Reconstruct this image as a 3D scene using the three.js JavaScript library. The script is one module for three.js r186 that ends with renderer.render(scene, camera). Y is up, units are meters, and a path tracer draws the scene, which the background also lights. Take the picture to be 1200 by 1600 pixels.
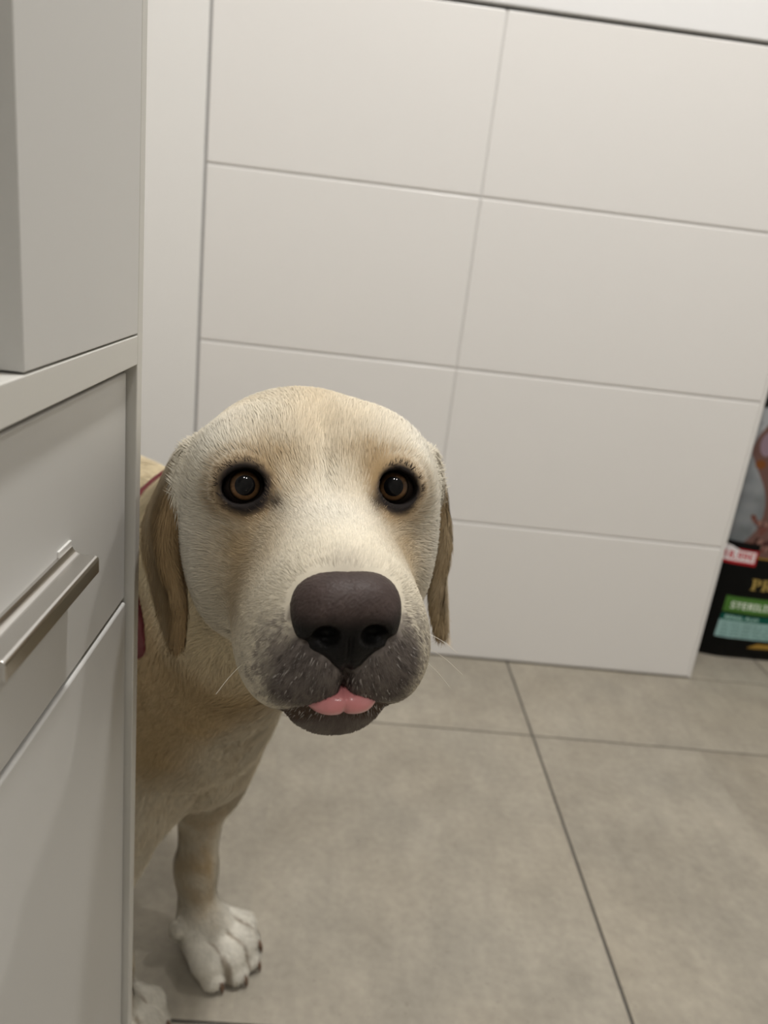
import * as THREE from 'three';
import { RoundedBoxGeometry } from 'three/addons/geometries/RoundedBoxGeometry.js';
import { mergeGeometries } from 'three/addons/utils/BufferGeometryUtils.js';
import { ImprovedNoise } from 'three/addons/math/ImprovedNoise.js';
import { RectAreaLightUniformsLib } from 'three/addons/lights/RectAreaLightUniformsLib.js';

// ---------------------------------------------------------------- camera, light, exposure
const scene = new THREE.Scene();
scene.background = new THREE.Color(0x000000);
const camera = new THREE.PerspectiveCamera(67.12, 0.75, 0.02, 20);
camera.position.set(0, 0.78, 0);
{
  const m = new THREE.Matrix4().makeBasis(
    new THREE.Vector3(0.9933, 0.1137, 0.0228), new THREE.Vector3(-0.1007, 0.9434, -0.3161), new THREE.Vector3(-0.0575, 0.3117, 0.9484));
  camera.quaternion.setFromRotationMatrix(m).normalize();
}
camera.focus = 0.37;
camera.userData.fStop = 9;
const renderer = new THREE.WebGLRenderer({ antialias: true });
renderer.toneMapping = THREE.LinearToneMapping;
renderer.toneMappingExposure = 0.83;
renderer.shadowMap.enabled = true;
RectAreaLightUniformsLib.init();
const CEIL = 2.5;
// the room's ceiling lamps: [x, z, power]
const LAMPS = [[-0.10, 0.95, 110], [0.34, 1.0, 110], [0.28, -0.55, 480], [1.15, -0.70, 130]];

// ---------------------------------------------------------------- helpers
let seed = 12345;
const rnd = () => { seed = (seed * 1664525 + 1013904223) >>> 0; return seed / 4294967296; };
const noise3 = new ImprovedNoise();
const N = (x, y, z) => noise3.noise(x, y, z);
const fbm = (x, y, z, o = 4) => { let s = 0, a = 0.5, t = 0; for (let i = 0; i < o; i++) { s += a * N(x, y, z); t += a; a *= 0.5; x *= 2.03; y *= 2.03; z *= 2.03; } return s / t; };
const used = {};
function numbered(n) { const k = used[n] = (used[n] ?? -1) + 1; return k ? `${n}_${String(k).padStart(3, '0')}` : n; }
function mesh(name, geo, mat, parent = scene) {
  const m = new THREE.Mesh(geo, mat);
  m.name = parent === scene ? numbered(name) : name;
  m.castShadow = m.receiveShadow = true; parent.add(m); return m;
}
function group(name, x = 0, y = 0, z = 0) { const g = new THREE.Group(); g.name = numbered(name); g.position.set(x, y, z); scene.add(g); return g; }
function tag(o, label, category, grp) { o.userData.label = label; o.userData.category = category; if (grp) o.userData.group = grp; return o; }
function structure(o) { o.userData.kind = 'structure'; return o; }
function box(x0, x1, y0, y1, z0, z1, r = 0, seg = 2) {
  const w = x1 - x0, h = y1 - y0, d = z1 - z0;
  const g = r ? new RoundedBoxGeometry(w, h, d, seg, r) : new THREE.BoxGeometry(w, h, d);
  g.translate((x0 + x1) / 2, (y0 + y1) / 2, (z0 + z1) / 2); return g;
}
function canvasTex(w, h, draw) { const c = document.createElement('canvas'); c.width = w; c.height = h; draw(c.getContext('2d'), w, h); const t = new THREE.CanvasTexture(c); t.colorSpace = THREE.SRGBColorSpace; t.anisotropy = 8; return t; }
function dataTex(n, fn, srgb = true) {
  const a = new Uint8Array(n * n * 4);
  for (let j = 0; j < n; j++) for (let i = 0; i < n; i++) { const c = fn(i / n, j / n), k = (j * n + i) * 4; a[k] = c[0]; a[k + 1] = c[1]; a[k + 2] = c[2]; a[k + 3] = 255; }
  const t = new THREE.DataTexture(a, n, n); t.magFilter = THREE.LinearFilter; t.minFilter = THREE.LinearMipmapLinearFilter; t.generateMipmaps = true;
  t.wrapS = t.wrapT = THREE.RepeatWrapping; if (srgb) t.colorSpace = THREE.SRGBColorSpace; t.needsUpdate = true; return t;
}
const std = (o) => new THREE.MeshStandardMaterial(o);

// ---------------------------------------------------------------- materials
const M = {
  tile: new THREE.MeshPhysicalMaterial({ color: new THREE.Color().setRGB(0.80, 0.785, 0.765), roughness: 0.22, specularIntensity: 0.8 }),
  grout: std({ color: new THREE.Color().setRGB(0.62, 0.61, 0.595), roughness: 0.9 }),
  plaster: std({ color: new THREE.Color().setRGB(0.80, 0.79, 0.77), roughness: 0.75 }),
  upper: std({ color: new THREE.Color().setRGB(0.80, 0.80, 0.80), roughness: 0.8 }),
  ceiling: std({ color: new THREE.Color().setRGB(0.85, 0.85, 0.84), roughness: 0.9 }),
  wallGrey: std({ color: new THREE.Color().setRGB(0.62, 0.60, 0.57), roughness: 0.85 }),
  silicone: std({ color: new THREE.Color().setRGB(0.14, 0.14, 0.135), roughness: 0.7 }),
  jointGrey: std({ color: new THREE.Color().setRGB(0.36, 0.355, 0.35), roughness: 0.8 }),
  floorGrout: std({ color: new THREE.Color().setRGB(0.105, 0.098, 0.085), roughness: 0.95 }),
  cabinet: std({ color: new THREE.Color().setRGB(0.60, 0.595, 0.575), roughness: 0.42 }),
  cabinetEdge: std({ color: new THREE.Color().setRGB(0.62, 0.61, 0.57), roughness: 0.5 }),
  metal: std({ color: new THREE.Color().setRGB(0.62, 0.60, 0.57), roughness: 0.24, metalness: 1 }),
};
// cement-look porcelain, three variants
const cement = [0, 1, 2].map((k) => {
  const t = dataTex(768, (u, v) => {
    const x = u * 0.6, y = v * 0.6, o = k * 17.3;
    const big = fbm(x * 3.4 + o, y * 3.4, o, 4), mid = fbm(x * 14 + o, y * 14, 3 + o, 4), fine = fbm(x * 90 + o, y * 90, 7 + o, 3), streak = fbm(x * 40 + o, y * 9, 11 + o, 3);
    let s = 1 + 0.12 * big + 0.10 * mid + 0.08 * fine + 0.05 * streak;
    const pit = N(x * 230 + o, y * 230, 2.5); if (pit > 0.62) s -= 0.07;
    const warm = 0.5 + 0.5 * fbm(x * 5 + o, y * 5, 20 + o, 3);
    return [155 * s + 6 * warm, 150 * s + 2 * warm, 139 * s - 3 * warm].map((c) => Math.max(0, Math.min(255, c)));
  });
  const r = dataTex(256, (u, v) => { const g = 118 + 40 * fbm(u * 6 + k, v * 6, 4, 4); return [g, g, g]; }, false);
  return std({ map: t, roughnessMap: r, roughness: 1.0 });
});

// ---------------------------------------------------------------- the room
const LEFT = -0.76, RIGHT = 2.1, REAR = 3.2, BACK = -1.447, FAR = -2.3;
{
  const f = structure(mesh('floor', box(LEFT - 0.1, RIGHT + 0.1, -0.12, -0.0022, FAR - 0.1, REAR + 0.1), M.floorGrout));
  const xs = [LEFT, -0.215, 0.385, 0.985, 1.585, RIGHT];
  const zs = [REAR, 2.97, 2.37, 1.77, 1.17, 0.57, -0.03, -0.604, -1.181, -1.447, -2.05, FAR];
  const g = 0.002;
  for (let i = 0; i < xs.length - 1; i++) for (let j = 0; j < zs.length - 1; j++) {
    const w = xs[i + 1] - xs[i] - 2 * g, d = zs[j] - zs[j + 1] - 2 * g;
    const geo = new RoundedBoxGeometry(w, 0.01, d, 1, 0.0009);
    const p = geo.attributes.position, uv = geo.attributes.uv;
    const ou = Math.floor(rnd() * 8) / 8 + i * 0.37, ov = j * 0.29;
    for (let k = 0; k < p.count; k++) uv.setXY(k, (p.getX(k) + w / 2) / 0.6 + ou, (p.getZ(k) + d / 2) / 0.6 + ov);
    const t = mesh('tile', geo, cement[(i * 2 + j) % 3], f);
    t.position.set(xs[i] + g + w / 2, -0.005, zs[j] - g - d / 2);
  }
}
structure(mesh('ceiling', box(LEFT - 0.1, RIGHT + 0.1, CEIL, CEIL + 0.1, FAR - 0.1, REAR + 0.1), M.ceiling));
structure(mesh('wall_left', box(LEFT - 0.1, LEFT, 0, CEIL, FAR - 0.1, REAR + 0.1), M.plaster));
structure(mesh('wall_right', box(RIGHT, RIGHT + 0.1, 0, CEIL, FAR - 0.1, REAR + 0.1), M.plaster));
structure(mesh('wall_rear', box(LEFT, RIGHT, 0, CEIL, REAR, REAR + 0.1), M.wallGrey));
structure(mesh('wall_far', box(LEFT, RIGHT, 0, CEIL, FAR - 0.1, FAR), M.wallGrey));
{
  // tiled partition: core, big glossy white tiles, corner profile, plaster above
  const X0 = -0.288, X1 = 0.787, T = 0.009, top = 1.189;
  const w = structure(mesh('wall_back', box(LEFT, X1 - 0.001, 0, CEIL, BACK - 0.1, BACK - T), M.plaster));
  mesh('grout', box(X0 + 0.0022, X1 - 0.004, 0.001, top - 0.006, BACK - T, BACK - 0.0024), M.grout, w);
  const ys = [0.001, 0.3, 0.599, 0.8975, top - 0.004], xs = [X0, 0.19, X1 - 0.0075];
  for (let i = 0; i < 2; i++) for (let j = 0; j < 4; j++) {
    const gx = 0.0009, gy = 0.0013;
    mesh('tile', box(xs[i] + (i ? gx : 0.0022), xs[i + 1] - (i ? 0.0005 : gx), ys[j] + (j ? gy : 0.001), ys[j + 1] - gy, BACK - T + 0.0002, BACK + (rnd() - 0.5) * 0.0004, 0.0030, 4), M.tile, w);
  }
  mesh('corner_profile', box(X1 - 0.0075, X1, 0, top, BACK - 0.02, BACK + 0.0005, 0.003, 3), M.tile, w);
  mesh('shadow_joint', box(X0, X1, top - 0.006, top, BACK - T, BACK - 0.004), M.silicone, w);
  const up = mesh('plaster', box(X0, X1, top, CEIL, BACK - T, BACK + 0.004, 0.0025, 3), M.upper, w);
  const lf = mesh('plaster', box(LEFT, X0 - 0.0022, 0, CEIL, BACK - T, BACK + 0.002, 0.0015, 2), M.plaster, w);
  mesh('shadow_joint', box(X0 - 0.0022, X0 + 0.0022, 0, CEIL, BACK - T - 0.001, BACK - 0.003), M.jointGrey, w);
}
// lamps
LAMPS.forEach(([x, z, p], i) => {
  const g = group('ceiling_downlight', x, CEIL, z);
  tag(g, ['round white ceiling downlight, left one of the pair behind the viewer', 'round white ceiling downlight, right one of the pair behind the viewer', 'round white ceiling downlight above the floor right beside the dog', 'round white ceiling downlight nearest the pet food bag'][i], 'lamp', 'recessed ceiling downlights');
  const ring = new THREE.LatheGeometry([[0.072, 0], [0.095, 0], [0.094, -0.006], [0.078, -0.009], [0.072, -0.004], [0.072, 0]].map(([a, b]) => new THREE.Vector2(a, b)), 40);
  mesh('trim_ring', ring, M.ceiling, g);
  const d = mesh('diffuser', new THREE.CylinderGeometry(0.072, 0.072, 0.004, 40), std({ color: 0xffffff, emissive: 0xfff5e8, emissiveIntensity: 60 }), g);
  d.position.y = -0.002;
  const l = new THREE.RectAreaLight(new THREE.Color(1, 0.985, 0.965), p, 0.13, 0.13);
  l.position.set(0, -0.012, 0); l.rotation.x = -Math.PI / 2; l.name = 'lamp_light'; g.add(l);
});

// ---------------------------------------------------------------- cabinet
{
  const XF = -0.113, XB = -0.70, DF = -0.421, DN = 0.30, H = 1.25;   // front x, back x, far z, near z
  const c = group('cabinet', XF, 0, 0);
  tag(c, 'tall white cabinet with a metal edge handle, the dog peeking from behind its far side', 'cabinet');
  const P = (n, x0, x1, y0, y1, z0, z1, m = M.cabinet, r = 0.0008) => mesh(n, box(x0 - XF, x1 - XF, y0, y1, z0, z1, r), m, c);
  P('side_panel', XB, XF, 0, H, DF, -0.4118, M.cabinetEdge);
  P('side_panel', XB, XF, 0, H, DN - 0.016, DN, M.cabinetEdge);
  P('top_panel', XB, XF, H - 0.016, H, -0.4118, DN - 0.016);
  P('shelf', XB, XF, 0.7118, 0.7272, -0.4118, DN - 0.016, M.cabinetEdge);
  P('back_panel', XB, XB + 0.008, 0.06, H - 0.016, -0.4118, DN - 0.016);
  P('plinth', XB, XF - 0.03, 0, 0.07, -0.4118, DN - 0.016);
  P('divider', XB + 0.008, XF - 0.0185, 0.7272, H - 0.016, -0.2878, -0.2718);
  P('niche_panel', XB + 0.25, XB + 0.258, 0.7272, H - 0.016, -0.2718, DN - 0.016);
  P('door', XF - 0.018, XF, 0.7280, H - 0.017, -0.4114, -0.2712, M.cabinet, 0.0006);
  P('mid_panel', XB + 0.008, XF - 0.03, 0.07, 0.7118, -0.146, -0.134);
  const fronts = [[-0.4100, -0.1425], [-0.1385, 0.281]];
  for (const [a, b] of fronts) {
    const dr = P('drawer', XF - 0.0235, XF - 0.0052, 0.5775, 0.7076, a, b, M.cabinet, 0.0011);
    const lo = P('door', XF - 0.022, XF - 0.0042, 0.075, 0.5752, a, b, M.cabinet, 0.0016);
    // edge handle: a thin profile fixed to the drawer front, swept out and turned down into a lip
    const mid = a === -0.41 ? -0.2777 : (a + b) / 2, len = 0.0945;
    const s = new THREE.Shape();
    const y0 = 0.6400;
    s.moveTo(0, y0 + 0.002); s.lineTo(0.0012, y0 + 0.002);
    s.quadraticCurveTo(0.0022, y0 - 0.0005, 0.0048, y0 - 0.0012); s.lineTo(0.0105, y0 - 0.0012); s.quadraticCurveTo(0.0128, y0 - 0.0012, 0.0128, y0 - 0.003);
    s.lineTo(0.0128, y0 - 0.0085); s.lineTo(0.0114, y0 - 0.0085); s.lineTo(0.0114, y0 - 0.0032); s.quadraticCurveTo(0.0114, y0 - 0.0026, 0.0105, y0 - 0.0026);
    s.lineTo(0.0045, y0 - 0.0026); s.quadraticCurveTo(0.001, y0 - 0.003, 0, y0 - 0.006); s.lineTo(0, y0 + 0.002);
    const hg = new THREE.ExtrudeGeometry(s, { depth: len, bevelEnabled: true, bevelThickness: 0.0004, bevelSize: 0.0003, bevelSegments: 2, curveSegments: 8 });
    hg.translate(-0.0052 , 0, mid - len / 2);
    const h = mesh('handle', hg, M.metal, dr);
    const pl = mesh('mounting_plate', box(-0.0055, -0.0042, y0 - 0.002, y0 + 0.0052, mid - len / 2 - 0.0008, mid - len / 2 + 0.014, 0.0005), std({ color: 0xf0efec, roughness: 0.3, metalness: 0.4 }), dr);
  }
}
// ---------------------------------------------------------------- the dog
// Head frame: origin between the eyes, s to the dog's left (picture right), u up, f out through the face.
const HO = [-0.0095, 0.6675, -0.372];
const HS = [0.9835, 0.0464, -0.1749], HU = [-0.0831, 0.9745, -0.2085], HF = [0.1607, 0.2196, 0.9623];
const toHead = (x, y, z, o) => { x -= HO[0]; y -= HO[1]; z -= HO[2]; o[0] = x * HS[0] + y * HS[1] + z * HS[2]; o[1] = x * HU[0] + y * HU[1] + z * HU[2]; o[2] = x * HF[0] + y * HF[1] + z * HF[2]; return o; };
const headPt = (s, u, f) => new THREE.Vector3(HO[0] + s * HS[0] + u * HU[0] + f * HF[0], HO[1] + s * HS[1] + u * HU[1] + f * HF[1], HO[2] + s * HS[2] + u * HU[2] + f * HF[2]);
const headMatrix = new THREE.Matrix4().set(HS[0], HU[0], HF[0], HO[0], HS[1], HU[1], HF[1], HO[1], HS[2], HU[2], HF[2], HO[2], 0, 0, 0, 1);
const smin = (a, b, k) => { const h = Math.max(k - Math.abs(a - b), 0) / k; return Math.min(a, b) - h * h * k * 0.25; };
const smax = (a, b, k) => -smin(-a, -b, k);
function ell(x, y, z, cx, cy, cz, rx, ry, rz) {
  x = (x - cx) / rx; y = (y - cy) / ry; z = (z - cz) / rz;
  const k0 = Math.sqrt(x * x + y * y + z * z), k1 = Math.sqrt(x * x / (rx * rx) + y * y / (ry * ry) + z * z / (rz * rz));
  return k1 < 1e-9 ? -Math.min(rx, ry, rz) : k0 * (k0 - 1) / k1;
}
function cone(x, y, z, ax, ay, az, bx, by, bz, ra, rb) {
  const px = x - ax, py = y - ay, pz = z - az, dx = bx - ax, dy = by - ay, dz = bz - az;
  let t = (px * dx + py * dy + pz * dz) / (dx * dx + dy * dy + dz * dz); t = t < 0 ? 0 : t > 1 ? 1 : t;
  const ex = px - dx * t, ey = py - dy * t, ez = pz - dz * t;
  return Math.sqrt(ex * ex + ey * ey + ez * ez) - (ra + (rb - ra) * t);
}
function poly2(x, y, v) {   // signed distance to a polygon
  let d = 1e9, s = 1;
  for (let i = 0, j = v.length - 1; i < v.length; j = i++) {
    const ex = v[j][0] - v[i][0], ey = v[j][1] - v[i][1], wx = x - v[i][0], wy = y - v[i][1];
    let t = (wx * ex + wy * ey) / (ex * ex + ey * ey); t = t < 0 ? 0 : t > 1 ? 1 : t;
    const bx = wx - ex * t, by = wy - ey * t; d = Math.min(d, bx * bx + by * by);
    const a = y >= v[i][1], b = y < v[j][1], c = ex * wy > ey * wx;
    if ((a && b && c) || (!a && !b && !c)) s = -s;
  }
  return s * Math.sqrt(d);
}
const lerp = (a, b, t) => a + (b - a) * t;
const sstep = (a, b, x) => { let t = (x - a) / (b - a); t = t < 0 ? 0 : t > 1 ? 1 : t; return t * t * (3 - 2 * t); };
const EYE = [0.0382, 0.0, -0.0080], EYE_R = 0.0118;
const GAZE = (() => { const g = toHead(0, 0.78, 0, [0, 0, 0]), L = Math.hypot(...g); return [g[0] / L * 0.0090, g[1] / L * 0.0060]; })();   // the lids open towards what it looks at
const earPoly = [[-0.047, 0.015], [-0.085, 0.013], [-0.106, -0.018], [-0.103, -0.045], [-0.083, -0.072], [-0.060, -0.094], [-0.052, -0.092], [-0.046, -0.065], [-0.044, -0.02]];
const earR = [0.0068, 0.0062];
function earD(s, u, f) {
  const left = s < 0, a = Math.abs(s);     // left = picture left = the dog's right ear
  const t = Math.max(0, Math.min(1, (0.03 - u) / 0.135));
  let sc = (left ? 0.0600 : 0.0632) + (left ? 0.021 : 0.0125) * Math.sin(Math.min(1, t * 1.6) * Math.PI / 2) - (left ? 0.011 : -0.0025) * t * t;
  const back = -0.048 - f;                 // distance behind the front edge
  sc += (left ? 0.36 * (1 - 0.35 * t) : 0.17 + 0.12 * t) * Math.max(0, back) * sstep(0.02, -0.035, u);
  sc += 0.0022 * Math.sin(u * 70 + f * 60);
  const th = 0.0046 + 0.0022 * (1 - t) - 0.0008 * t;
  const d1 = Math.abs(a - sc) * (left ? 0.93 : 0.97) - th;
  const d2 = poly2(f, u, earPoly) - 0.003;
  return smax(d1, d2, 0.007);
}
function headSkull(s, u, f) {
  const a = Math.abs(s);
  let d = ell(a, u, f, 0, -0.008, -0.072, 0.0665, 0.0565, 0.070);
  d = smin(d, ell(a, u, f, 0.025, 0.012, -0.032, 0.034, 0.026, 0.030), 0.026);     // brows
  d = smin(d, ell(a, u, f, 0.045, -0.036, -0.046, 0.024, 0.046, 0.042), 0.028);    // cheeks
  d = smin(d, cone(a, u, f, 0, -0.026, -0.008, 0, -0.039, 0.058, 0.034, 0.0245), 0.028); // bridge
  return d;
}
function headMuzzle(s, u, f) {
  const a = Math.abs(s);
  let d = cone(a, u, f, 0.013, -0.052, -0.010, 0.012, -0.057, 0.053, 0.034, 0.0265);
  d = smin(d, ell(a, u, f, 0.0235, -0.071, 0.034, 0.0200, 0.0255, 0.043), 0.014);    // flews
  d = smin(d, ell(a, u, f, 0.010, -0.066, 0.068, 0.017, 0.018, 0.017), 0.010);     // upper lip under the nose
  return d;
}
const jaw = (s, u, f) => smin(cone(s, u, f, -0.003, -0.077, -0.033, 0, -0.0895, 0.048, 0.036, 0.0165), ell(Math.abs(s), u, f, 0.006, -0.091, 0.048, 0.017, 0.0125, 0.016), 0.012);
function headD(s, u, f) {
  const a = Math.abs(s);
  let d = smin(headSkull(s, u, f), headMuzzle(s, u, f), 0.022);
  // furrow between the brows, stop, and philtrum
  d += 0.0022 * Math.exp(-(s * s) / 0.00005) * sstep(-0.02, 0.0, u) * sstep(0.05, 0.03, u) * sstep(-0.06, -0.03, f);
  d += 0.0035 * Math.exp(-(s * s) / 0.000004) * sstep(-0.055, -0.06, u) * sstep(0.05, 0.06, f);
  // mouth: crease between the flews and the lower jaw
  const j = jaw(s, u, f);
  d = smin(d, j, 0.004);
  // eye sockets with lids around a ball
  const ex = a - EYE[0], ey = u - EYE[1], ez = f - EYE[2];
  const er = Math.sqrt(ex * ex + ey * ey + ez * ez);
  d = smin(d, er - 0.0144, 0.020);
  const ox = ex - Math.sign(s) * GAZE[0], tilt = ox * 0.10 + ey - GAZE[1];
  const q = Math.sqrt((ox / 0.0102) ** 2 + ((tilt > 0 ? tilt / 0.0088 : tilt / 0.0086)) ** 2) - 1;     // round opening of the lids
  const open = Math.max(q * 0.0082, -ez - 0.004);
  d = smax(d, -open, 0.0018);
  const inner = Math.sqrt((ex + 0.0125) ** 2 * 0.6 + (ey + 0.004) ** 2 + (ez - 0.008) ** 2);    // inner corner
  d += 0.0018 * Math.exp(-(inner * inner) / 0.000012);
  // nose bed
  d = smax(d, -ell(a, u, f, 0, -0.047, 0.088, 0.017, 0.014, 0.012), 0.004);
  return d;
}
const hp = [0, 0, 0];
const PAW_L = { x: -0.108, z: -0.694, b: -0.022 }, PAW_R = { x: -0.188, z: -0.590, b: 0.012 }, PD = [0.60, 0.80], PL = [0.80, -0.60]; // the body's forward and sideways directions on the floor
const QD = [0.86, 0.51], QL = [0.51, -0.86];   // the forepaws point further out
const toeSet = [[-0.0290, 0.040, 0.0150], [-0.0100, 0.056, 0.0150], [0.0110, 0.056, 0.0150], [0.0290, 0.042, 0.0140]];
function pawD(x, y, z, P) {
  const rx = x - P.x, rz = z - P.z, f = rx * QD[0] + rz * QD[1], l = rx * QL[0] + rz * QL[1];
  let d = ell(l, y, f, 0, 0.030, 0.006, 0.0300, 0.029, 0.034);
  for (const [tl, tf, r] of toeSet) {
    let t = cone(l, y, f, tl * 0.75, 0.034, tf - 0.030, tl * 1.02, 0.0290, tf - 0.008, r * 0.95, r * 1.0);
    t = smin(t, cone(l, y, f, tl * 1.02, 0.0270, tf - 0.008, tl * 1.05, 0.0140, tf + 0.002, r, r * 0.92), 0.006);
    d = smin(d, t, 0.005);
  }
  d = smin(d, ell(l, y, f, -0.030, 0.046, -0.012, 0.0075, 0.010, 0.008), 0.010);   // dewclaw bump
  return smax(d, -y + 0.0008, 0.003);
}
function foreleg(x, y, z, P, ex, ey, ez) {
  const ax = P.x, az = P.z, s = (f, l) => [ax + f * PD[0] + l * PL[0], az + f * PD[1] + l * PL[1]];
  const c = s(P.b + 0.010, 0), w = s(P.b, 0);
  let d = cone(x, y, z, c[0], 0.040, c[1], w[0], 0.098, w[1], 0.0235, 0.0195);
  d = smin(d, cone(x, y, z, w[0], 0.098, w[1], ex, ey, ez, 0.0205, 0.031), 0.02);
  const pisi = s(P.b - 0.022, 0); d = smin(d, ell(x, y, z, pisi[0], 0.098, pisi[1], 0.010, 0.012, 0.010), 0.018);
  return d;
}
const B = (f, l, y) => [-0.145 + f * PD[0] + l * PL[0], y, -0.665 + f * PD[1] + l * PL[1]];   // body frame: forward, sideways, height
function torsoD(x, y, z) {
  const rx = x + 0.145, rz = z + 0.665, f = rx * PD[0] + rz * PD[1], l = rx * PL[0] + rz * PL[1], al = Math.abs(l);
  let d = ell(al, y, f, 0, 0.385, -0.10, 0.118, 0.150, 0.20);                       // rib cage
  d = smin(d, ell(al, y, f, 0.058, 0.305, -0.020, 0.050, 0.125, 0.062), 0.05);           // shoulders
  d = smin(d, ell(al, y, f, 0.020, 0.312, 0.020, 0.052, 0.078, 0.045), 0.035);       // breast
  d = smin(d, ell(al, y, f, 0.012, 0.345, 0.078, 0.022, 0.026, 0.020), 0.022);       // breastbone
  d = smin(d, ell(l, y, f, -0.062, 0.255, 0.012, 0.040, 0.085, 0.042), 0.04);       // right upper arm
  d = smin(d, cone(l, y, f, 0, 0.465, -0.06, 0, 0.46, -0.42, 0.075, 0.085), 0.06);   // back and loin
  d = smin(d, cone(l, y, f, 0, 0.37, -0.22, 0, 0.42, -0.42, 0.115, 0.095), 0.06);   // belly
  d = smin(d, ell(al, y, f, 0.065, 0.38, -0.47, 0.055, 0.115, 0.095), 0.05);        // thighs
  d = smin(d, cone(al, y, f, 0.085, 0.30, -0.45, 0.085, 0.17, -0.56, 0.045, 0.025), 0.03);
  d = smin(d, cone(al, y, f, 0.085, 0.17, -0.56, 0.085, 0.05, -0.53, 0.024, 0.021), 0.02);
  d = smin(d, ell(al, y, f, 0.085, 0.024, -0.505, 0.030, 0.024, 0.045), 0.02);
  d = smin(d, cone(l, y, f, 0, 0.48, -0.52, 0.04, 0.30, -0.66, 0.032, 0.014), 0.03); // tail
  return d;
}
function neckD(x, y, z) {
  let d = cone(x, y, z, -0.030, 0.640, -0.452, -0.150, 0.472, -0.690, 0.050, 0.080);
  d = smin(d, cone(x, y, z, -0.018, 0.580, -0.422, -0.112, 0.400, -0.622, 0.040, 0.072), 0.05);   // throat down to the breast
  d = smin(d, cone(x, y, z, -0.058, 0.540, -0.470, -0.090, 0.430, -0.590, 0.036, 0.040), 0.03);   // loose skin
  return d;
}
function bodyOnly(x, y, z) {
  let d = smin(torsoD(x, y, z), neckD(x, y, z), 0.06);
  if (y < 0.42) {
    const eL = B(-0.035, 0.060, 0.27), eR = B(-0.02, -0.072, 0.27);
    d = smin(d, smin(foreleg(x, y, z, PAW_L, eL[0], eL[1], eL[2]), foreleg(x, y, z, PAW_R, eR[0], eR[1], eR[2]), 0.01), 0.035);
    if (y < 0.14) d = smin(d, Math.min(pawD(x, y, z, PAW_L), pawD(x, y, z, PAW_R)), 0.014);
  }
  return d;
}
const tmpH = [0, 0, 0];
function dogD(x, y, z) {
  let d = bodyOnly(x, y, z);
  toHead(x, y, z, tmpH);
  const [s, u, f] = tmpH;
  if (s * s + u * u + (f + 0.03) ** 2 < 0.09) {
    d = smin(d, headD(s, u, f), 0.03);
    d = smin(d, earD(s, u, f), u > 0.0 ? 0.014 : lerp(0.0035, 0.014, sstep(-0.03, 0.0, u)));
  }
  return d;
}
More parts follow.
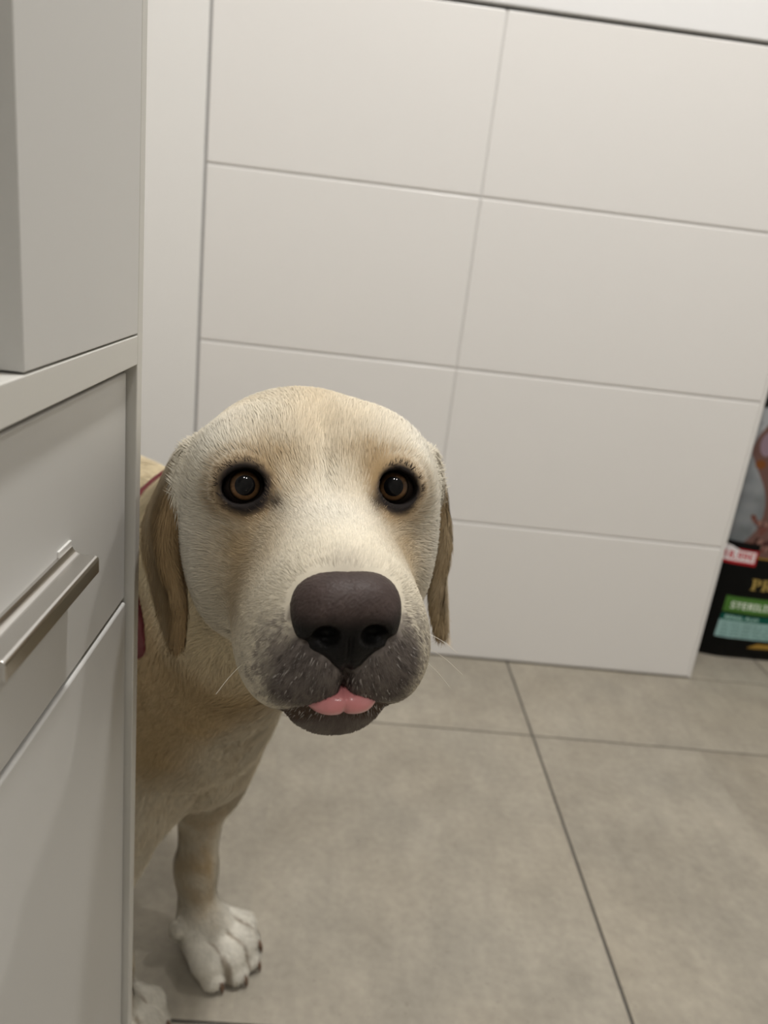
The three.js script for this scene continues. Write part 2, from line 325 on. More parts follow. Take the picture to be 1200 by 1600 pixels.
// naive surface nets over the cells near the surface
function surfaceNet(sdf, b, h, keep) {
  const nx = Math.ceil((b[1] - b[0]) / h) + 1, ny = Math.ceil((b[3] - b[2]) / h) + 1, nz = Math.ceil((b[5] - b[4]) / h) + 1;
  const F = new Float32Array(nx * ny * nz).fill(1e3), K = 8, id = (i, j, k) => (k * ny + j) * nx + i;
  for (let k = 0; k < nz; k += K) for (let j = 0; j < ny; j += K) for (let i = 0; i < nx; i += K) {
    const c = sdf(b[0] + (i + K / 2) * h, b[2] + (j + K / 2) * h, b[4] + (k + K / 2) * h);
    if (Math.abs(c) > h * K * 1.5) continue;
    for (let kk = k; kk <= Math.min(k + K, nz - 1); kk++) for (let jj = j; jj <= Math.min(j + K, ny - 1); jj++) for (let ii = i; ii <= Math.min(i + K, nx - 1); ii++) {
      const q = id(ii, jj, kk); if (F[q] > 999) F[q] = sdf(b[0] + ii * h, b[2] + jj * h, b[4] + kk * h);
    }
  }
  const vid = new Int32Array(nx * ny * nz).fill(-1), pos = [], idx = [];
  for (let k = 0; k < nz - 1; k++) for (let j = 0; j < ny - 1; j++) for (let i = 0; i < nx - 1; i++) {
    let m = 0, ok = true; const v = [];
    for (let c = 0; c < 8; c++) { const q = F[id(i + (c & 1), j + ((c >> 1) & 1), k + (c >> 2))]; if (q > 999) { ok = false; break; } v.push(q); if (q < 0) m |= 1 << c; }
    if (!ok || m === 0 || m === 255) continue;
    let n = 0, sx = 0, sy = 0, sz = 0;
    for (let c = 0; c < 8; c++) for (const e of [1, 2, 4]) if (!(c & e)) {
      const d = c | e; if (((m >> c) & 1) === ((m >> d) & 1)) continue;
      const t = v[c] / (v[c] - v[d]);
      sx += (c & 1) + (e === 1 ? t : 0); sy += ((c >> 1) & 1) + (e === 2 ? t : 0); sz += (c >> 2) + (e === 4 ? t : 0); n++;
    }
    vid[id(i, j, k)] = pos.length / 3; pos.push(b[0] + (i + sx / n) * h, b[2] + (j + sy / n) * h, b[4] + (k + sz / n) * h);
  }
  const quad = (a, bb, c, d, flip) => {
    if (a < 0 || bb < 0 || c < 0 || d < 0) return;
    const mx = (pos[a * 3] + pos[c * 3]) / 2, my = (pos[a * 3 + 1] + pos[c * 3 + 1]) / 2, mz = (pos[a * 3 + 2] + pos[c * 3 + 2]) / 2;
    if (keep && !keep(mx, my, mz)) return;
    flip ? idx.push(a, c, bb, a, d, c) : idx.push(a, bb, c, a, c, d);
  };
  for (let k = 1; k < nz - 1; k++) for (let j = 1; j < ny - 1; j++) for (let i = 1; i < nx - 1; i++) {
    const v0 = F[id(i, j, k)]; if (v0 > 999) continue;
    let w = F[id(i + 1, j, k)]; if (w < 999 && (v0 < 0) !== (w < 0)) quad(vid[id(i, j - 1, k - 1)], vid[id(i, j, k - 1)], vid[id(i, j, k)], vid[id(i, j - 1, k)], v0 > 0);
    w = F[id(i, j + 1, k)]; if (w < 999 && (v0 < 0) !== (w < 0)) quad(vid[id(i - 1, j, k - 1)], vid[id(i - 1, j, k)], vid[id(i, j, k)], vid[id(i, j, k - 1)], v0 > 0);
    w = F[id(i, j, k + 1)]; if (w < 999 && (v0 < 0) !== (w < 0)) quad(vid[id(i - 1, j - 1, k)], vid[id(i, j - 1, k)], vid[id(i, j, k)], vid[id(i - 1, j, k)], v0 > 0);
  }
  // smooth onto the surface; normals from the gradient
  const nrm = new Float32Array(pos.length), e = h * 0.5;
  for (let q = 0; q < pos.length; q += 3) {
    let gx, gy, gz;
    for (let it = 0; it < 2; it++) {
      const x = pos[q], y = pos[q + 1], z = pos[q + 2];
      gx = sdf(x + e, y, z) - sdf(x - e, y, z); gy = sdf(x, y + e, z) - sdf(x, y - e, z); gz = sdf(x, y, z + e) - sdf(x, y, z - e);
      const L = Math.sqrt(gx * gx + gy * gy + gz * gz) || 1; gx /= L; gy /= L; gz /= L;
      if (it === 0) { let d = sdf(x, y, z); d = Math.max(-h, Math.min(h, d * Math.min(1, (2 * e) / L))); pos[q] -= gx * d; pos[q + 1] -= gy * d; pos[q + 2] -= gz * d; }
    }
    nrm[q] = gx; nrm[q + 1] = gy; nrm[q + 2] = gz;
  }
  const g = new THREE.BufferGeometry();
  g.setAttribute('position', new THREE.BufferAttribute(new Float32Array(pos), 3)); g.setAttribute('normal', new THREE.BufferAttribute(nrm, 3)); g.setIndex(idx);
  return g;
}
function compact(g) {   // drop vertices no face uses
  const p = g.attributes.position, n = g.attributes.normal, ix = g.index.array, map = new Int32Array(p.count).fill(-1), P = [], Q = [], I = [];
  for (const v of ix) { if (map[v] < 0) { map[v] = P.length / 3; P.push(p.getX(v), p.getY(v), p.getZ(v)); Q.push(n.getX(v), n.getY(v), n.getZ(v)); } I.push(map[v]); }
  const o = new THREE.BufferGeometry();
  o.setAttribute('position', new THREE.Float32BufferAttribute(P, 3)); o.setAttribute('normal', new THREE.Float32BufferAttribute(Q, 3)); o.setIndex(I); return o;
}
// coat colours (linear)
const CREAM = [0.70, 0.64, 0.515], WHITE = [0.75, 0.725, 0.65], TAN = [0.45, 0.335, 0.19], DEEP = [0.30, 0.205, 0.105], GREY = [0.070, 0.058, 0.056], BLACK = [0.016, 0.013, 0.012];
const gs = (x, y, z, cx, cy, cz, r) => Math.exp(-((x - cx) ** 2 + (y - cy) ** 2 + (z - cz) ** 2) / (r * r));
function coat(x, y, z, out) {
  toHead(x, y, z, hp);
  const [s, u, f] = hp, a = Math.abs(s);
  const c = [CREAM[0], CREAM[1], CREAM[2]];
  const mix = (k, t) => { t = t < 0 ? 0 : t > 1 ? 1 : t; c[0] += (k[0] - c[0]) * t; c[1] += (k[1] - c[1]) * t; c[2] += (k[2] - c[2]) * t; };
  const near = s * s + u * u + f * f < 0.05;
  const wHead = near ? sstep(-0.014, 0.014, bodyOnly(x, y, z) - Math.min(headD(s, u, f), earD(s, u, f))) : 0;
  const n = fbm(x * 45, y * 45, z * 45, 3), nf = N(x * 300, y * 300, z * 300);
  if (wHead > 0) {
    const ear = earD(s, u, f);
    if (ear < 0.003 && a > 0.058) {
      mix(TAN, 0.8 + 0.35 * n); mix(DEEP, (s < 0 ? 0.38 : 0.12) + 0.4 * n); mix(DEEP, 0.85 * sstep(-0.066, -0.048, f) * (0.5 + 0.5 * sstep(0.02, -0.02, u)) * (s < 0 ? 1 : 0.35)); mix(DEEP, 0.5 * sstep(-0.07, -0.11, u));
      mix(CREAM, 0.8 * sstep(-0.005, 0.02, u));
    } else {
      mix(WHITE, 0.8 * gs(a, u, f, 0.058, -0.03, -0.03, 0.032)); mix(WHITE, 0.9 * gs(a, u, f, 0.0, -0.022, 0.03, 0.022)); mix(WHITE, 0.6 * gs(a, u, f, 0.05, 0.02, -0.02, 0.02));
      mix(TAN, 0.35 * Math.exp(-(s * s) / 0.0004) * sstep(0.0, 0.03, u));
      mix(TAN, 0.30 * sstep(0.015, 0.05, u) * (0.5 + n));
      const T2 = [0.34, 0.245, 0.135]; mix(T2, 0.95 * gs(a, u, f * 0.45, 0.033, -0.026, 0.0, 0.020) * (0.9 + n)); mix(T2, 0.95 * gs(a, u, f * 0.5, 0.022, 0.011, 0.0, 0.018) * (0.9 + n)); mix(DEEP, 0.45 * gs(a, u, f * 0.5, 0.030, -0.021, 0.0, 0.013)); mix(T2, (s < 0 ? 0.55 : 0.35) * gs(a, u, f * 0.6, 0.030, -0.046, 0.010, 0.018));
      mix(TAN, 0.62 * gs(a, u, f, 0.034, -0.050, 0.02, 0.026) * (s < 0 ? 1 : 0.6));
      mix(DEEP, 0.55 * gs(a, u, f, 0.025, 0.007, 0.0, 0.011));
      const ex = a - EYE[0] - Math.sign(s) * GAZE[0] * 0.8, ey = u - EYE[1] - GAZE[1] * 0.8, q = Math.sqrt(ex * ex + ey * ey), front = sstep(-0.03, -0.012, f);
      mix(DEEP, front * 0.9 * sstep(0.0215, 0.0120, q + 0.004 * n)); mix([0.04, 0.03, 0.025], front * 0.97 * sstep(0.0150, 0.0112, q + 0.003 * n));
      mix(BLACK, front * sstep(0.0125, 0.0105, q)); mix(BLACK, front * 0.9 * gs(a, u, 0, 0.0245, -0.006, 0, 0.0045));
      // muzzle: dark skin and ticking round the nose, lips, chin
      const m = Math.sqrt((a * 1.02) ** 2 + ((u + 0.064) * (u > -0.064 ? 1.55 : 0.85)) ** 2 + (f - 0.083) ** 2 * 0.8);
      const tick = N(s * 420, u * 420, f * 420) + 0.4 * N(s * 170 + 9, u * 170, f * 170);
      mix(GREY, 0.97 * sstep(0.0345, 0.0245, m + 0.012 * n + 0.003 * tick)); mix(BLACK, 0.95 * sstep(0.0045, 0.0015, a) * sstep(-0.055, -0.062, u) * sstep(0.05, 0.06, f));
      mix([0.18, 0.155, 0.14], 0.85 * sstep(0.050, 0.029, m + 0.012 * n) * sstep(-0.030, -0.045, u) * sstep(-0.15, 0.5, tick + 0.25));
      mix([0.2, 0.17, 0.15], 0.7 * sstep(0.15, 0.55, tick) * sstep(0.06, 0.035, m) * sstep(-0.035, -0.055, u));
      mix([0.16, 0.13, 0.115], 0.4 * gs(a, u, f, 0.0, -0.0300, 0.076, 0.010));
      const j = jaw(s, u, f), up = Math.min(headMuzzle(s, u, f), 1);
      if (j < up + 0.003 && f > -0.03) { mix([0.16, 0.135, 0.12], 0.92 * sstep(0.0, 0.028, f)); }
      mix([0.085, 0.058, 0.042], 0.95 * sstep(0.0075, 0.003, Math.abs(j - up)) * sstep(-0.025, -0.005, f) * sstep(-0.06, -0.07, u));
    }
  }
  if (wHead < 1) {
    const h0 = c[0], h1 = c[1], h2 = c[2]; c[0] = CREAM[0]; c[1] = CREAM[1]; c[2] = CREAM[2];
    const rx = x + 0.145, rz = z + 0.665, bf = rx * PD[0] + rz * PD[1], bl = rx * PL[0] + rz * PL[1];
    mix(TAN, 0.25 + 0.4 * n);
    mix([0.50, 0.36, 0.19], 0.85 * sstep(-0.02, -0.06, bl) * sstep(0.30, 0.37, y) * sstep(0.56, 0.50, y));       // sandy shoulder
    mix(TAN, 0.6 * gs(x, y, z, -0.06, 0.50, -0.45, 0.05));
    mix([0.74, 0.62, 0.40], 0.8 * sstep(0.50, 0.56, y));
    mix(WHITE, 0.55 * sstep(0.12, 0.03, y) + 0.35 * sstep(0.30, 0.18, y));
    const P = x < -0.145 ? PAW_R : PAW_L, pf = (x - P.x) * QD[0] + (z - P.z) * QD[1], pl = (x - P.x) * QL[0] + (z - P.z) * QL[1];
    if (y < 0.24 && bf > -0.2) mix(TAN, 0.65 * sstep(0.045, 0.08, y) * sstep(0.024, 0.004, Math.abs(pl + 0.004)) * (0.7 + 1.2 * n));
    if (y < 0.05) for (const [tl] of [[-0.0195], [0.0005], [0.020]]) mix([0.22, 0.16, 0.10], 0.65 * sstep(0.0042, 0.001, Math.abs(pl - tl * (1 + (pf - 0.02) * 6))) * sstep(0.018, 0.032, pf));
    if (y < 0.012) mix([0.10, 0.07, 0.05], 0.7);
    mix([h0, h1, h2], wHead);
  }
  const k = 1 + 0.10 * n + 0.07 * nf;
  out[0] = c[0] * k; out[1] = c[1] * k; out[2] = c[2] * k; return wHead;
}
const headBox = (x, y, z) => { toHead(x, y, z, hp); return hp[2] > -0.125 && Math.abs(hp[0]) < 0.125 && hp[1] > -0.135; };
const pawBox = (x, y, z) => y < 0.085 && z > -0.78 && x > -0.26;
const gHead = compact(surfaceNet(dogD, [-0.22, 0.12, 0.48, 0.79, -0.62, -0.22], 0.0019, headBox));
const gPaws = compact(surfaceNet(dogD, [-0.27, -0.03, -0.006, 0.10, -0.79, -0.48], 0.0019, pawBox));
const gBody = compact(surfaceNet(dogD, [-0.76, 0.04, -0.008, 0.76, -1.44, -0.34], 0.0042, (x, y, z) => !(headBox(x, y, z) && hp[2] > -0.119 && Math.abs(hp[0]) < 0.119 && hp[1] > -0.129) && !pawBox(x, y + 0.006, z)));
const gDog = mergeGeometries([gHead, gPaws, gBody]);
{
  const p = gDog.attributes.position, col = new Float32Array(p.count * 3), o = [0, 0, 0];
  for (let i = 0; i < p.count; i++) { coat(p.getX(i), p.getY(i), p.getZ(i), o); col.set(o, i * 3); }
  gDog.setAttribute('color', new THREE.BufferAttribute(col, 3));
}
const dog = mesh('dog', gDog, new THREE.MeshPhysicalMaterial({ vertexColors: true, roughness: 0.85, specularIntensity: 0.2 }));
tag(dog, 'cream and tan dog with its pink tongue tip out, peeking past the white cabinet', 'dog');
// eyes
for (const sg of [-1, 1]) {
  const c = headPt(sg * EYE[0], EYE[1], EYE[2]);
  const dir = new THREE.Vector3(0, 0.78, 0).sub(c).normalize();
  const wet = (col) => new THREE.MeshPhysicalMaterial({ color: new THREE.Color().setRGB(...col), roughness: 0.5, specularIntensity: 0.1, clearcoat: 0.55, clearcoatRoughness: 0.015 });
  const turn = (g) => { g.applyQuaternion(new THREE.Quaternion().setFromUnitVectors(new THREE.Vector3(0, 1, 0), dir)); g.translate(c.x, c.y, c.z); return g; };
  const eye = mesh('eye', turn(new THREE.SphereGeometry(EYE_R, 48, 32)), wet([0.03, 0.022, 0.018]), dog);
  const ig = new THREE.SphereGeometry(EYE_R + 0.00025, 64, 24, 0, Math.PI * 2, 0, 0.70); 
  const ip = ig.attributes.position, ic = new Float32Array(ip.count * 3);
  for (let i = 0; i < ip.count; i++) {
    const r = Math.hypot(ip.getX(i), ip.getZ(i)) / (EYE_R * Math.sin(0.70)), an = Math.atan2(ip.getZ(i), ip.getX(i));
    const k = sstep(1.0, 0.8, r) * (0.85 + 0.25 * N(an * 9, r * 3, sg)) * (0.6 + 0.5 * sstep(0.4, 0.75, r));
    const low = 0.45 + 0.55 * sstep(0.3, -0.6, -Math.cos(an - Math.PI / 2)); ic.set([0.165 * k * low + 0.004, 0.086 * k * low + 0.004, 0.036 * k * low + 0.003], i * 3);
  }
  ig.setAttribute('color', new THREE.BufferAttribute(ic, 3));
  const im = wet([1, 1, 1]); im.vertexColors = true;
  mesh('iris', turn(ig), im, eye);
  mesh('pupil', turn(new THREE.SphereGeometry(EYE_R + 0.0004, 40, 12, 0, Math.PI * 2, 0, 0.42)), wet([0.004, 0.004, 0.005]), eye);
}
// nose
function noseD(s, u, f) {
  const a = Math.abs(s);
  let d = ell(a, u, f, 0, -0.0445, 0.078, 0.0190, 0.0150, 0.0155);
  d = smin(d, ell(a, u, f, 0.0124, -0.0475, 0.079, 0.0090, 0.0120, 0.0125), 0.008);      // wings
  d = smin(d, ell(a, u, f, 0.0060, -0.0385, 0.0765, 0.0130, 0.0088, 0.0132), 0.010);     // square shoulders
  d = smin(d, ell(a, u, f, 0, -0.056, 0.080, 0.0105, 0.0125, 0.0120), 0.006);
  d = smax(d, -ell(a, u, f, 0.0098, -0.0515, 0.0930, 0.0056, 0.0046, 0.0090), 0.0028);   // nostrils
  d = smax(d, -cone(a, u, f, 0.0105, -0.0535, 0.0925, 0.0200, -0.0560, 0.084, 0.0028, 0.0016), 0.0025);
  d += 0.0016 * Math.exp(-(s * s) / 0.0000016) * sstep(-0.047, -0.054, u) * sstep(0.075, 0.085, f);
  return d + 0.00018 * N(s * 900, u * 900, f * 900);
}
{
  const g = compact(surfaceNet(noseD, [-0.026, 0.026, -0.074, -0.022, 0.056, 0.1], 0.00075));
  const p = g.attributes.position, col = new Float32Array(p.count * 3);
  for (let i = 0; i < p.count; i++) {
    const s = p.getX(i), u = p.getY(i), f = p.getZ(i), t = sstep(-0.050, -0.040, u) , n = 1 + 0.25 * fbm(s * 200, u * 200, f * 200, 3);
    const inn = gs(Math.abs(s), u, f, 0.0095, -0.0525, 0.0875, 0.005);
    const k = (a, b) => lerp(lerp(a, b, t) * n, 0.003, inn);
    col.set([k(0.0050, 0.056), k(0.0044, 0.040), k(0.0042, 0.036)], i * 3);
  }
  g.setAttribute('color', new THREE.BufferAttribute(col, 3)); g.applyMatrix4(headMatrix);
  mesh('nose', g, new THREE.MeshPhysicalMaterial({ vertexColors: true, roughness: 0.5, specularIntensity: 0.35 }), dog);
}
// tongue tip
{
  const g = compact(surfaceNet((s, u, f) => {
    const w = Math.abs(s - 0.0005);
    let d = ell(w, u, f, 0.0052, -0.0850, 0.064, 0.0095, 0.0062, 0.015);
    d = smin(d, ell(w, u, f, 0, -0.0828, 0.058, 0.0155, 0.0060, 0.0215), 0.006);
    return d + 0.0005 * Math.exp(-(w * w) / 0.0000012) + 0.00008 * N(s * 1200, u * 1200, f * 1200);
  }, [-0.019, 0.020, -0.096, -0.072, 0.034, 0.084], 0.0007));
  g.applyMatrix4(headMatrix);
  mesh('tongue', g, new THREE.MeshPhysicalMaterial({ color: new THREE.Color().setRGB(0.66, 0.245, 0.25), roughness: 0.38, clearcoat: 0.5, clearcoatRoughness: 0.15 }), dog);
}
// claws
for (const P of [PAW_L, PAW_R]) for (const [tl, tf] of toeSet) {
  const at = (f, l, y) => new THREE.Vector3(P.x + f * QD[0] + l * QL[0], y, P.z + f * QD[1] + l * QL[1]);
  const L = tl * 1.1, cv = new THREE.CatmullRomCurve3([at(tf + 0.006, L, 0.0165), at(tf + 0.014, L, 0.0155), at(tf + 0.0185, L * 1.02, 0.0085), at(tf + 0.0195, L * 1.03, 0.003)]);
  const g = new THREE.TubeGeometry(cv, 14, 0.0040, 10), p = g.attributes.position, ctr = new THREE.Vector3();
  for (let i = 0; i <= 14; i++) { cv.getPointAt(i / 14, ctr); const k = 1 - 0.8 * (i / 14) ** 2; for (let j = 0; j <= 10; j++) { const q = i * 11 + j; p.setXYZ(q, ctr.x + (p.getX(q) - ctr.x) * k, Math.max(0.0004, ctr.y + (p.getY(q) - ctr.y) * k), ctr.z + (p.getZ(q) - ctr.z) * k); } }
  g.computeVertexNormals();
  mesh('claw', g, std({ color: new THREE.Color().setRGB(0.13, 0.075, 0.045), roughness: 0.45 }), dog);
}
// short coat: fine tapering hairs lying along the lie of the fur
{
  const p = gDog.attributes.position, nn = gDog.attributes.normal, ix = gDog.index.array;
  const pos = [], nor = [], col = [], tri = [], o = [0, 0, 0];
  const noseV = [0, -0.040, 0.075];
  const flow = (x, y, z, n, w, h, out) => {
    const bod = [-0.45, -0.75, -0.25];
    let vx = bod[0], vy = bod[1], vz = bod[2];
    if (y < 0.16) { vx = 0.35; vy = -0.9; vz = 0.2; }
    if (w > 0.05) {
      let s = h[0] - noseV[0], u = h[1] - noseV[1], f = h[2] - noseV[2] - 0.03;
      if (earD(h[0], h[1], h[2]) < 0.004 && Math.abs(h[0]) > 0.058) { s = 0; u = -1; f = -0.25; }
      else if (h[2] > 0.02 && h[1] < -0.05) { s *= 1.2; u = u * 0.4 - 0.03; }
      const L = Math.hypot(s, u, f); s /= L; u /= L; f /= L;
      const hx = s * HS[0] + u * HU[0] + f * HF[0], hy = s * HS[1] + u * HU[1] + f * HF[1], hz = s * HS[2] + u * HU[2] + f * HF[2];
      vx = lerp(vx, hx, w); vy = lerp(vy, hy, w); vz = lerp(vz, hz, w);
    }
    const tw = 0.5; vx += tw * N(x * 28, y * 28, z * 28); vy += tw * N(x * 28 + 40, y * 28, z * 28); vz += tw * N(x * 28, y * 28 + 40, z * 28);
    vx += (rnd() - 0.5) * 0.35; vy += (rnd() - 0.5) * 0.35; vz += (rnd() - 0.5) * 0.35;
    const q = vx * n[0] + vy * n[1] + vz * n[2]; vx -= q * n[0]; vy -= q * n[1]; vz -= q * n[2];
    const L = Math.hypot(vx, vy, vz) || 1; out[0] = vx / L; out[1] = vy / L; out[2] = vz / L;
  };
  const h = [0, 0, 0], d = [0, 0, 0];
  const grow = (i, per) => {
    const a = ix[i] , b = ix[i + 1], c = ix[i + 2];
    const ax = p.getX(a), ay = p.getY(a), az = p.getZ(a), bx = p.getX(b) - ax, by = p.getY(b) - ay, bz = p.getZ(b) - az, cx = p.getX(c) - ax, cy = p.getY(c) - ay, cz = p.getZ(c) - az;
    const area = 0.5 * Math.hypot(by * cz - bz * cy, bz * cx - bx * cz, bx * cy - by * cx);
    let n0 = area * per(ax, ay, az); n0 = Math.floor(n0) + (rnd() < n0 % 1 ? 1 : 0);
    for (let q = 0; q < n0; q++) {
      let u = rnd(), v = rnd(); if (u + v > 1) { u = 1 - u; v = 1 - v; }
      const x = ax + bx * u + cx * v, y = ay + by * u + cy * v, z = az + bz * u + cz * v;
      const n = [nn.getX(a), nn.getY(a), nn.getZ(a)];
      if (y < 0.004) continue;
      toHead(x, y, z, h);
      const ha = Math.abs(h[0]), eq = Math.hypot(ha - EYE[0] - Math.sign(h[0]) * GAZE[0] * 0.8, h[1] - EYE[1] - GAZE[1] * 0.8);
      if (eq < 0.0106 && h[2] > -0.02) continue;
      if (noseD(h[0], h[1], h[2]) < 0.0003) continue;
      const w = coat(x, y, z, o);
      if (eq < 0.02 && o[0] < 0.018) continue;
      if (w > 0.5 && o[0] < 0.11 && h[2] > 0.02 && rnd() < 0.22) { const g = 0.18 + 0.35 * rnd(); o[0] = g; o[1] = g * 0.92; o[2] = g * 0.86; }
      const muz = w * sstep(-0.02, 0.05, h[2]);
      let len = lerp(0.016, lerp(0.0085, 0.0042, muz), w), wid = lerp(0.00055, lerp(0.00032, 0.00025, muz), w);
      if (x < -0.32 || z < -0.95) wid = 0.001;
      if (w < 0.5 && y < 0.2) { len = 0.0075; wid = 0.0005; }
      if (w > 0.5 && ha > 0.062 && earD(h[0], h[1], h[2]) < 0.004) { len = 0.0085; }
      if (eq < 0.016) len *= 0.5;
      len *= 0.7 + 0.6 * rnd();
      flow(x, y, z, n, w, h, d);
      const l1 = 0.10 + 0.12 * rnd(), l2 = l1 * 0.55;
      const sx = d[1] * n[2] - d[2] * n[1], sy = d[2] * n[0] - d[0] * n[2], sz = d[0] * n[1] - d[1] * n[0];
      const k = pos.length / 3, jr = 0.24;
      const N0 = [n[0] + d[0] * 0.2 + (rnd() - 0.5) * jr, n[1] + d[1] * 0.2 + (rnd() - 0.5) * jr, n[2] + d[2] * 0.2 + (rnd() - 0.5) * jr], NL = Math.hypot(...N0);
      const P = (t, rise, ww) => { const X = x + d[0] * len * t + n[0] * len * rise - n[0] * 0.0003, Y = y + d[1] * len * t + n[1] * len * rise - n[1] * 0.0003, Z = z + d[2] * len * t + n[2] * len * rise - n[2] * 0.0003;
        if (ww) { pos.push(X + sx * ww, Y + sy * ww, Z + sz * ww, X - sx * ww, Y - sy * ww, Z - sz * ww); } else pos.push(X, Y, Z); };
      P(0, 0, wid * 0.9); P(0.5, l1 * 0.5, wid * 0.75); P(1, l2 * 1.15, 0);
      const tone = 0.86 + 0.24 * rnd();
      for (let j = 0; j < 5; j++) { const g = tone * (j < 2 ? 0.9 : j < 4 ? 1.0 : 1.1); nor.push(N0[0] / NL, N0[1] / NL, N0[2] / NL); col.push(Math.min(0.9, o[0] * g), Math.min(0.88, o[1] * g), Math.min(0.84, o[2] * g)); }
      tri.push(k, k + 3, k + 1, k, k + 2, k + 3, k + 2, k + 4, k + 3);
    }
  };
  const per = (x, y, z) => {
    if (z < -0.95 || x < -0.32) return 0.26e6;
    toHead(x, y, z, h);
    if (h[2] > -0.10 && h[1] > -0.13 && Math.abs(h[0]) < 0.12) return h[2] > 0.02 ? 2.6e6 : 1.35e6;
    return y < 0.13 ? 1.1e6 : 0.55e6;
  };
  for (let i = 0; i < ix.length; i += 3) grow(i, per);
  const g = new THREE.BufferGeometry();
  g.setAttribute('position', new THREE.Float32BufferAttribute(pos, 3)); g.setAttribute('normal', new THREE.Float32BufferAttribute(nor, 3)); g.setAttribute('color', new THREE.Float32BufferAttribute(col, 3)); g.setIndex(tri);
  const fur = mesh('fur', g, new THREE.MeshPhysicalMaterial({ vertexColors: true, roughness: 0.8, specularIntensity: 0.25, side: THREE.DoubleSide }), dog);
  fur.userData.kind = 'stuff';
  console.log('hairs', tri.length / 9, 'body tris', ix.length / 3);
}
// whiskers
for (const [s, u, f, ds, du, df, L] of [[0.034, -0.058, 0.062, 0.8, 0.10, 0.2, 0.028], [0.036, -0.064, 0.055, 0.9, -0.15, 0.1, 0.03], [0.037, -0.070, 0.048, 0.9, -0.3, 0.05, 0.026], [-0.036, -0.066, 0.055, -0.9, -0.25, 0.15, 0.024]]) {
  const pts = [0, 0.35, 0.7, 1].map((t) => headPt(s - ds * 0.006 + ds * L * t, u + du * L * t - 0.012 * t * t, f + df * L * t));
  mesh('whisker', new THREE.TubeGeometry(new THREE.CatmullRomCurve3(pts), 10, 0.0001, 5), std({ color: 0xe8e2d4, roughness: 0.6 }), dog);
}
// red collar: a band round the base of the neck, lying on the coat
{
  const C = new THREE.Vector3(-0.103, 0.504, -0.579), ax = new THREE.Vector3(0.50, 0.56, 0.70).normalize();
  const e1 = new THREE.Vector3(0, 1, 0).addScaledVector(ax, -ax.y).normalize(), e2 = new THREE.Vector3().crossVectors(ax, e1);
  const n = 96, W = 0.014, ring = [];
  for (let i = 0; i <= n; i++) {
    const t = i / n * Math.PI * 2, dv = new THREE.Vector3().addScaledVector(e1, Math.cos(t)).addScaledVector(e2, Math.sin(t));
    let r = 0.02; for (let k = 0; k < 60; k++) { const q = bodyOnly(C.x + dv.x * r, C.y + dv.y * r, C.z + dv.z * r); if (q > -0.0002) break; r += Math.max(0.0008, -q * 0.6); }
    ring.push([dv, r]);
  }
  const pos = [], idx = [];
  for (let i = 0; i <= n; i++) for (const [w, o] of [[-W, -0.002], [-W, 0.0035], [-W * 0.8, 0.0048], [W * 0.8, 0.0048], [W, 0.0035], [W, -0.002]]) {
    const sink = 0.009 * sstep(0.478, 0.462, C.y + ring[i][0].y * ring[i][1]) * sstep(-0.02, 0.02, ring[i][0].dot(new THREE.Vector3(0.6, 0, 0.8)));
    const q = ring[i][0].clone().multiplyScalar(ring[i][1] + o - sink).addScaledVector(ax, w).add(C); pos.push(q.x, q.y, q.z);
  }
  for (let i = 0; i < n; i++) for (let j = 0; j < 6; j++) { const a = i * 6 + j, b = i * 6 + (j + 1) % 6; idx.push(a, b, a + 6, b, b + 6, a + 6); }
  const g = new THREE.BufferGeometry(); g.setAttribute('position', new THREE.Float32BufferAttribute(pos, 3)); g.setIndex(idx); g.computeVertexNormals();
  const c = mesh('collar', g, std({ color: new THREE.Color().setRGB(0.12, 0.008, 0.012), roughness: 0.75, side: THREE.DoubleSide }), dog);
  c.userData.label = 'dark red fabric collar';
}
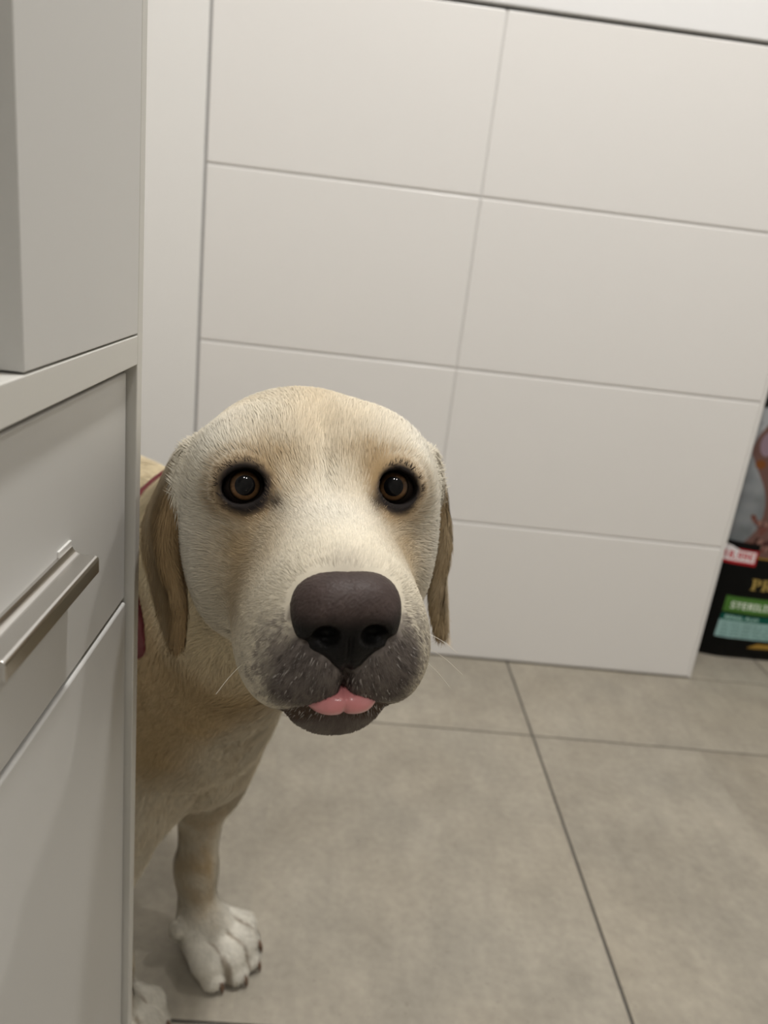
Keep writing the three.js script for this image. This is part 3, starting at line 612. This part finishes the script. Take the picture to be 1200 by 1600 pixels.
// ---------------------------------------------------------------- pet food bag behind the end of the tiled wall
{
  const BW = 0.40, BH = 0.62, BT = 0.12, x0 = 0.835;
  const tex = canvasTex(1024, 1588, (g, w, h) => {
    const m = w / BW, X = (x) => (x - x0) * m, Y = (y) => h - y * m;    // metres on the bag's front
    g.fillStyle = '#050606'; g.fillRect(0, 0, w, h);
    // photograph printed on the upper part: grey fur, a pink face edge, brown kibble
    let gr = g.createLinearGradient(0, Y(0.60), 0, Y(0.27)); gr.addColorStop(0, '#4b4f50'); gr.addColorStop(0.06, '#8e9193'); gr.addColorStop(0.3, '#a5a8ab'); gr.addColorStop(0.6, '#7b8083'); gr.addColorStop(1, '#6d7376');
    g.fillStyle = gr; g.fillRect(0, Y(0.575), w, Y(0.255) - Y(0.575));
    for (let i = 0; i < 260; i++) {
      const v = 95 + rnd() * 95, px = X(x0 + rnd() * 0.2), py = Y(0.28 + rnd() * 0.29), r = m * (0.006 + rnd() * 0.022);
      const q = g.createRadialGradient(px, py, 0, px, py, r); q.addColorStop(0, `rgba(${v},${v + 3},${v + 6},0.35)`); q.addColorStop(1, `rgba(${v},${v + 3},${v + 6},0)`);
      g.fillStyle = q; g.fillRect(px - r, py - r, 2 * r, 2 * r);
    }
    g.fillStyle = '#6d524c'; g.beginPath(); g.moveTo(X(1.24), Y(0.57)); g.lineTo(X(0.87), Y(0.545)); g.quadraticCurveTo(X(0.848), Y(0.51), X(0.853), Y(0.475)); g.quadraticCurveTo(X(0.866), Y(0.45), X(0.884), Y(0.42)); g.quadraticCurveTo(X(0.925), Y(0.345), X(0.880), Y(0.285)); g.lineTo(X(0.905), Y(0.255)); g.lineTo(X(1.24), Y(0.255)); g.fill();
    g.fillStyle = '#8d7a86'; g.beginPath(); g.ellipse(X(0.876), Y(0.502), 0.014 * m, 0.026 * m, 0, 0, 7); g.fill();
    g.fillStyle = '#7a4a26'; g.beginPath(); g.ellipse(X(0.872), Y(0.458), 0.010 * m, 0.010 * m, 0, 0, 7); g.fill();
    for (let i = 0; i < 160; i++) { g.fillStyle = ['#4a2f2c', '#6e463e', '#8b6a60', '#3a2422'][i % 4]; g.beginPath(); g.ellipse(X(0.885 + rnd() * 0.34), Y(0.258 + rnd() * 0.085), 0.007 * m, 0.005 * m, rnd() * 3, 0, 7); g.fill(); }
    g.fillStyle = '#050606'; g.fillRect(0, Y(0.2515), w, h);
    g.fillStyle = '#b08b3e'; g.fillRect(X(0.905), Y(0.254), w, 0.003 * m);
    // price corner
    g.fillStyle = '#0a0a0b'; g.fillRect(0, Y(0.284), X(0.917), 0.024 * m);
    g.fillStyle = '#b5242c'; g.fillRect(0, Y(0.268), X(0.9165), 0.036 * m);
    g.fillStyle = '#ece6e8'; g.beginPath(); g.moveTo(0, Y(0.278)); g.lineTo(X(0.862), Y(0.272)); g.lineTo(X(0.880), Y(0.264)); g.lineTo(X(0.9125), Y(0.264)); g.lineTo(X(0.9125), Y(0.2385)); g.lineTo(0, Y(0.2385)); g.fill();
    g.fillStyle = '#c42a36'; g.font = `bold ${0.021 * m}px sans-serif`; g.textBaseline = 'alphabetic'; g.fillText('18,99€', X(0.8465), Y(0.2445), 0.062 * m);
    // brand line
    g.fillStyle = '#b39a55'; g.font = `bold ${0.036 * m}px serif`; g.fillText('PRO PLAN', X(0.918), Y(0.1775));
    g.fillStyle = '#4d7a35'; g.fillRect(X(0.8755), Y(0.157), w, 0.039 * m);
    g.fillStyle = '#e4ecdf'; g.font = `bold ${0.0225 * m}px sans-serif`; g.fillText('STERILISED', X(0.888), Y(0.1285));
    g.fillStyle = '#0d5a4d'; g.fillRect(X(0.8755), Y(0.1135), w, 0.0165 * m);
    g.fillStyle = '#bfe3dc'; g.font = `bold ${0.0130 * m}px sans-serif`; g.fillText('RENAL PLUS', X(0.884), Y(0.1005));
    g.fillStyle = '#9fc4c2'; g.fillRect(X(0.8755), Y(0.097), w, 0.044 * m);
    g.fillStyle = '#5f8684'; for (let i = 0; i < 4; i++) { let q = 0.884; while (q < 1.2) { const l = 0.008 + rnd() * 0.018; g.fillRect(X(q), Y(0.0885 - i * 0.0095), l * m, 0.0032 * m); q += l + 0.004; } }
    g.fillStyle = '#b08b3e'; g.beginPath(); g.moveTo(X(0.955), Y(0.031)); g.lineTo(X(0.975), Y(0.044)); g.lineTo(w, Y(0.044)); g.lineTo(w, Y(0.031)); g.fill();
  });
  const nx = 40, ny = 60, pos = [], uv = [], idx = [];
  const prof = (a, b) => { const ex = Math.sqrt(Math.max(0, 1 - Math.pow(Math.abs(a * 2 - 1), 5))), t = b < 0.85 ? Math.sqrt(Math.min(1, 0.55 + b * 2.2)) : Math.sqrt(Math.max(0.004, (1 - b) / 0.15)); return 0.5 * BT * (0.18 + 0.82 * ex) * t * (b < 0.02 ? 0.96 : 1); };
  for (const sd of [1, -1]) for (let j = 0; j <= ny; j++) for (let i = 0; i <= nx; i++) {
    const a = i / nx, b = j / ny, z = (i === 0 || i === nx) ? 0 : prof(a, b) + 0.0025 * N(a * 7, b * 9, 3.3) + 0.0012 * N(a * 22, b * 30, 1.3);
    pos.push(a * BW, b * BH, sd * z); uv.push(sd > 0 ? a : 0.0, sd > 0 ? b : 0.02);
  }
  const W = nx + 1, O = W * (ny + 1);
  for (let j = 0; j < ny; j++) for (let i = 0; i < nx; i++) { const q = j * W + i; idx.push(q, q + 1, q + W, q + 1, q + W + 1, q + W); const r = q + O; idx.push(r, r + W, r + 1, r + 1, r + W, r + W + 1); }
  for (let i = 0; i < nx; i++) { idx.push(i, i + O, i + 1, i + 1, i + O, i + 1 + O); const t = ny * W + i; idx.push(t, t + 1, t + O, t + 1, t + 1 + O, t + O); }
  const g = new THREE.BufferGeometry(); g.setAttribute('position', new THREE.Float32BufferAttribute(pos, 3)); g.setAttribute('uv', new THREE.Float32BufferAttribute(uv, 2)); g.setIndex(idx); g.computeVertexNormals();
  const bag = group('pet_food_bag', x0, 0, -1.605);
  tag(bag, 'black pet food bag with green band and price corner, standing beyond the tiled wall end', 'bag');
  mesh('sack', g, new THREE.MeshPhysicalMaterial({ map: tex, roughness: 0.45, specularIntensity: 0.3, side: THREE.DoubleSide }), bag);
  mesh('top_seam', box(0, BW, BH - 0.004, BH + 0.012, -0.0025, 0.0025, 0.001), std({ color: 0x33383a, roughness: 0.5 }), bag);
}
renderer.render(scene, camera);
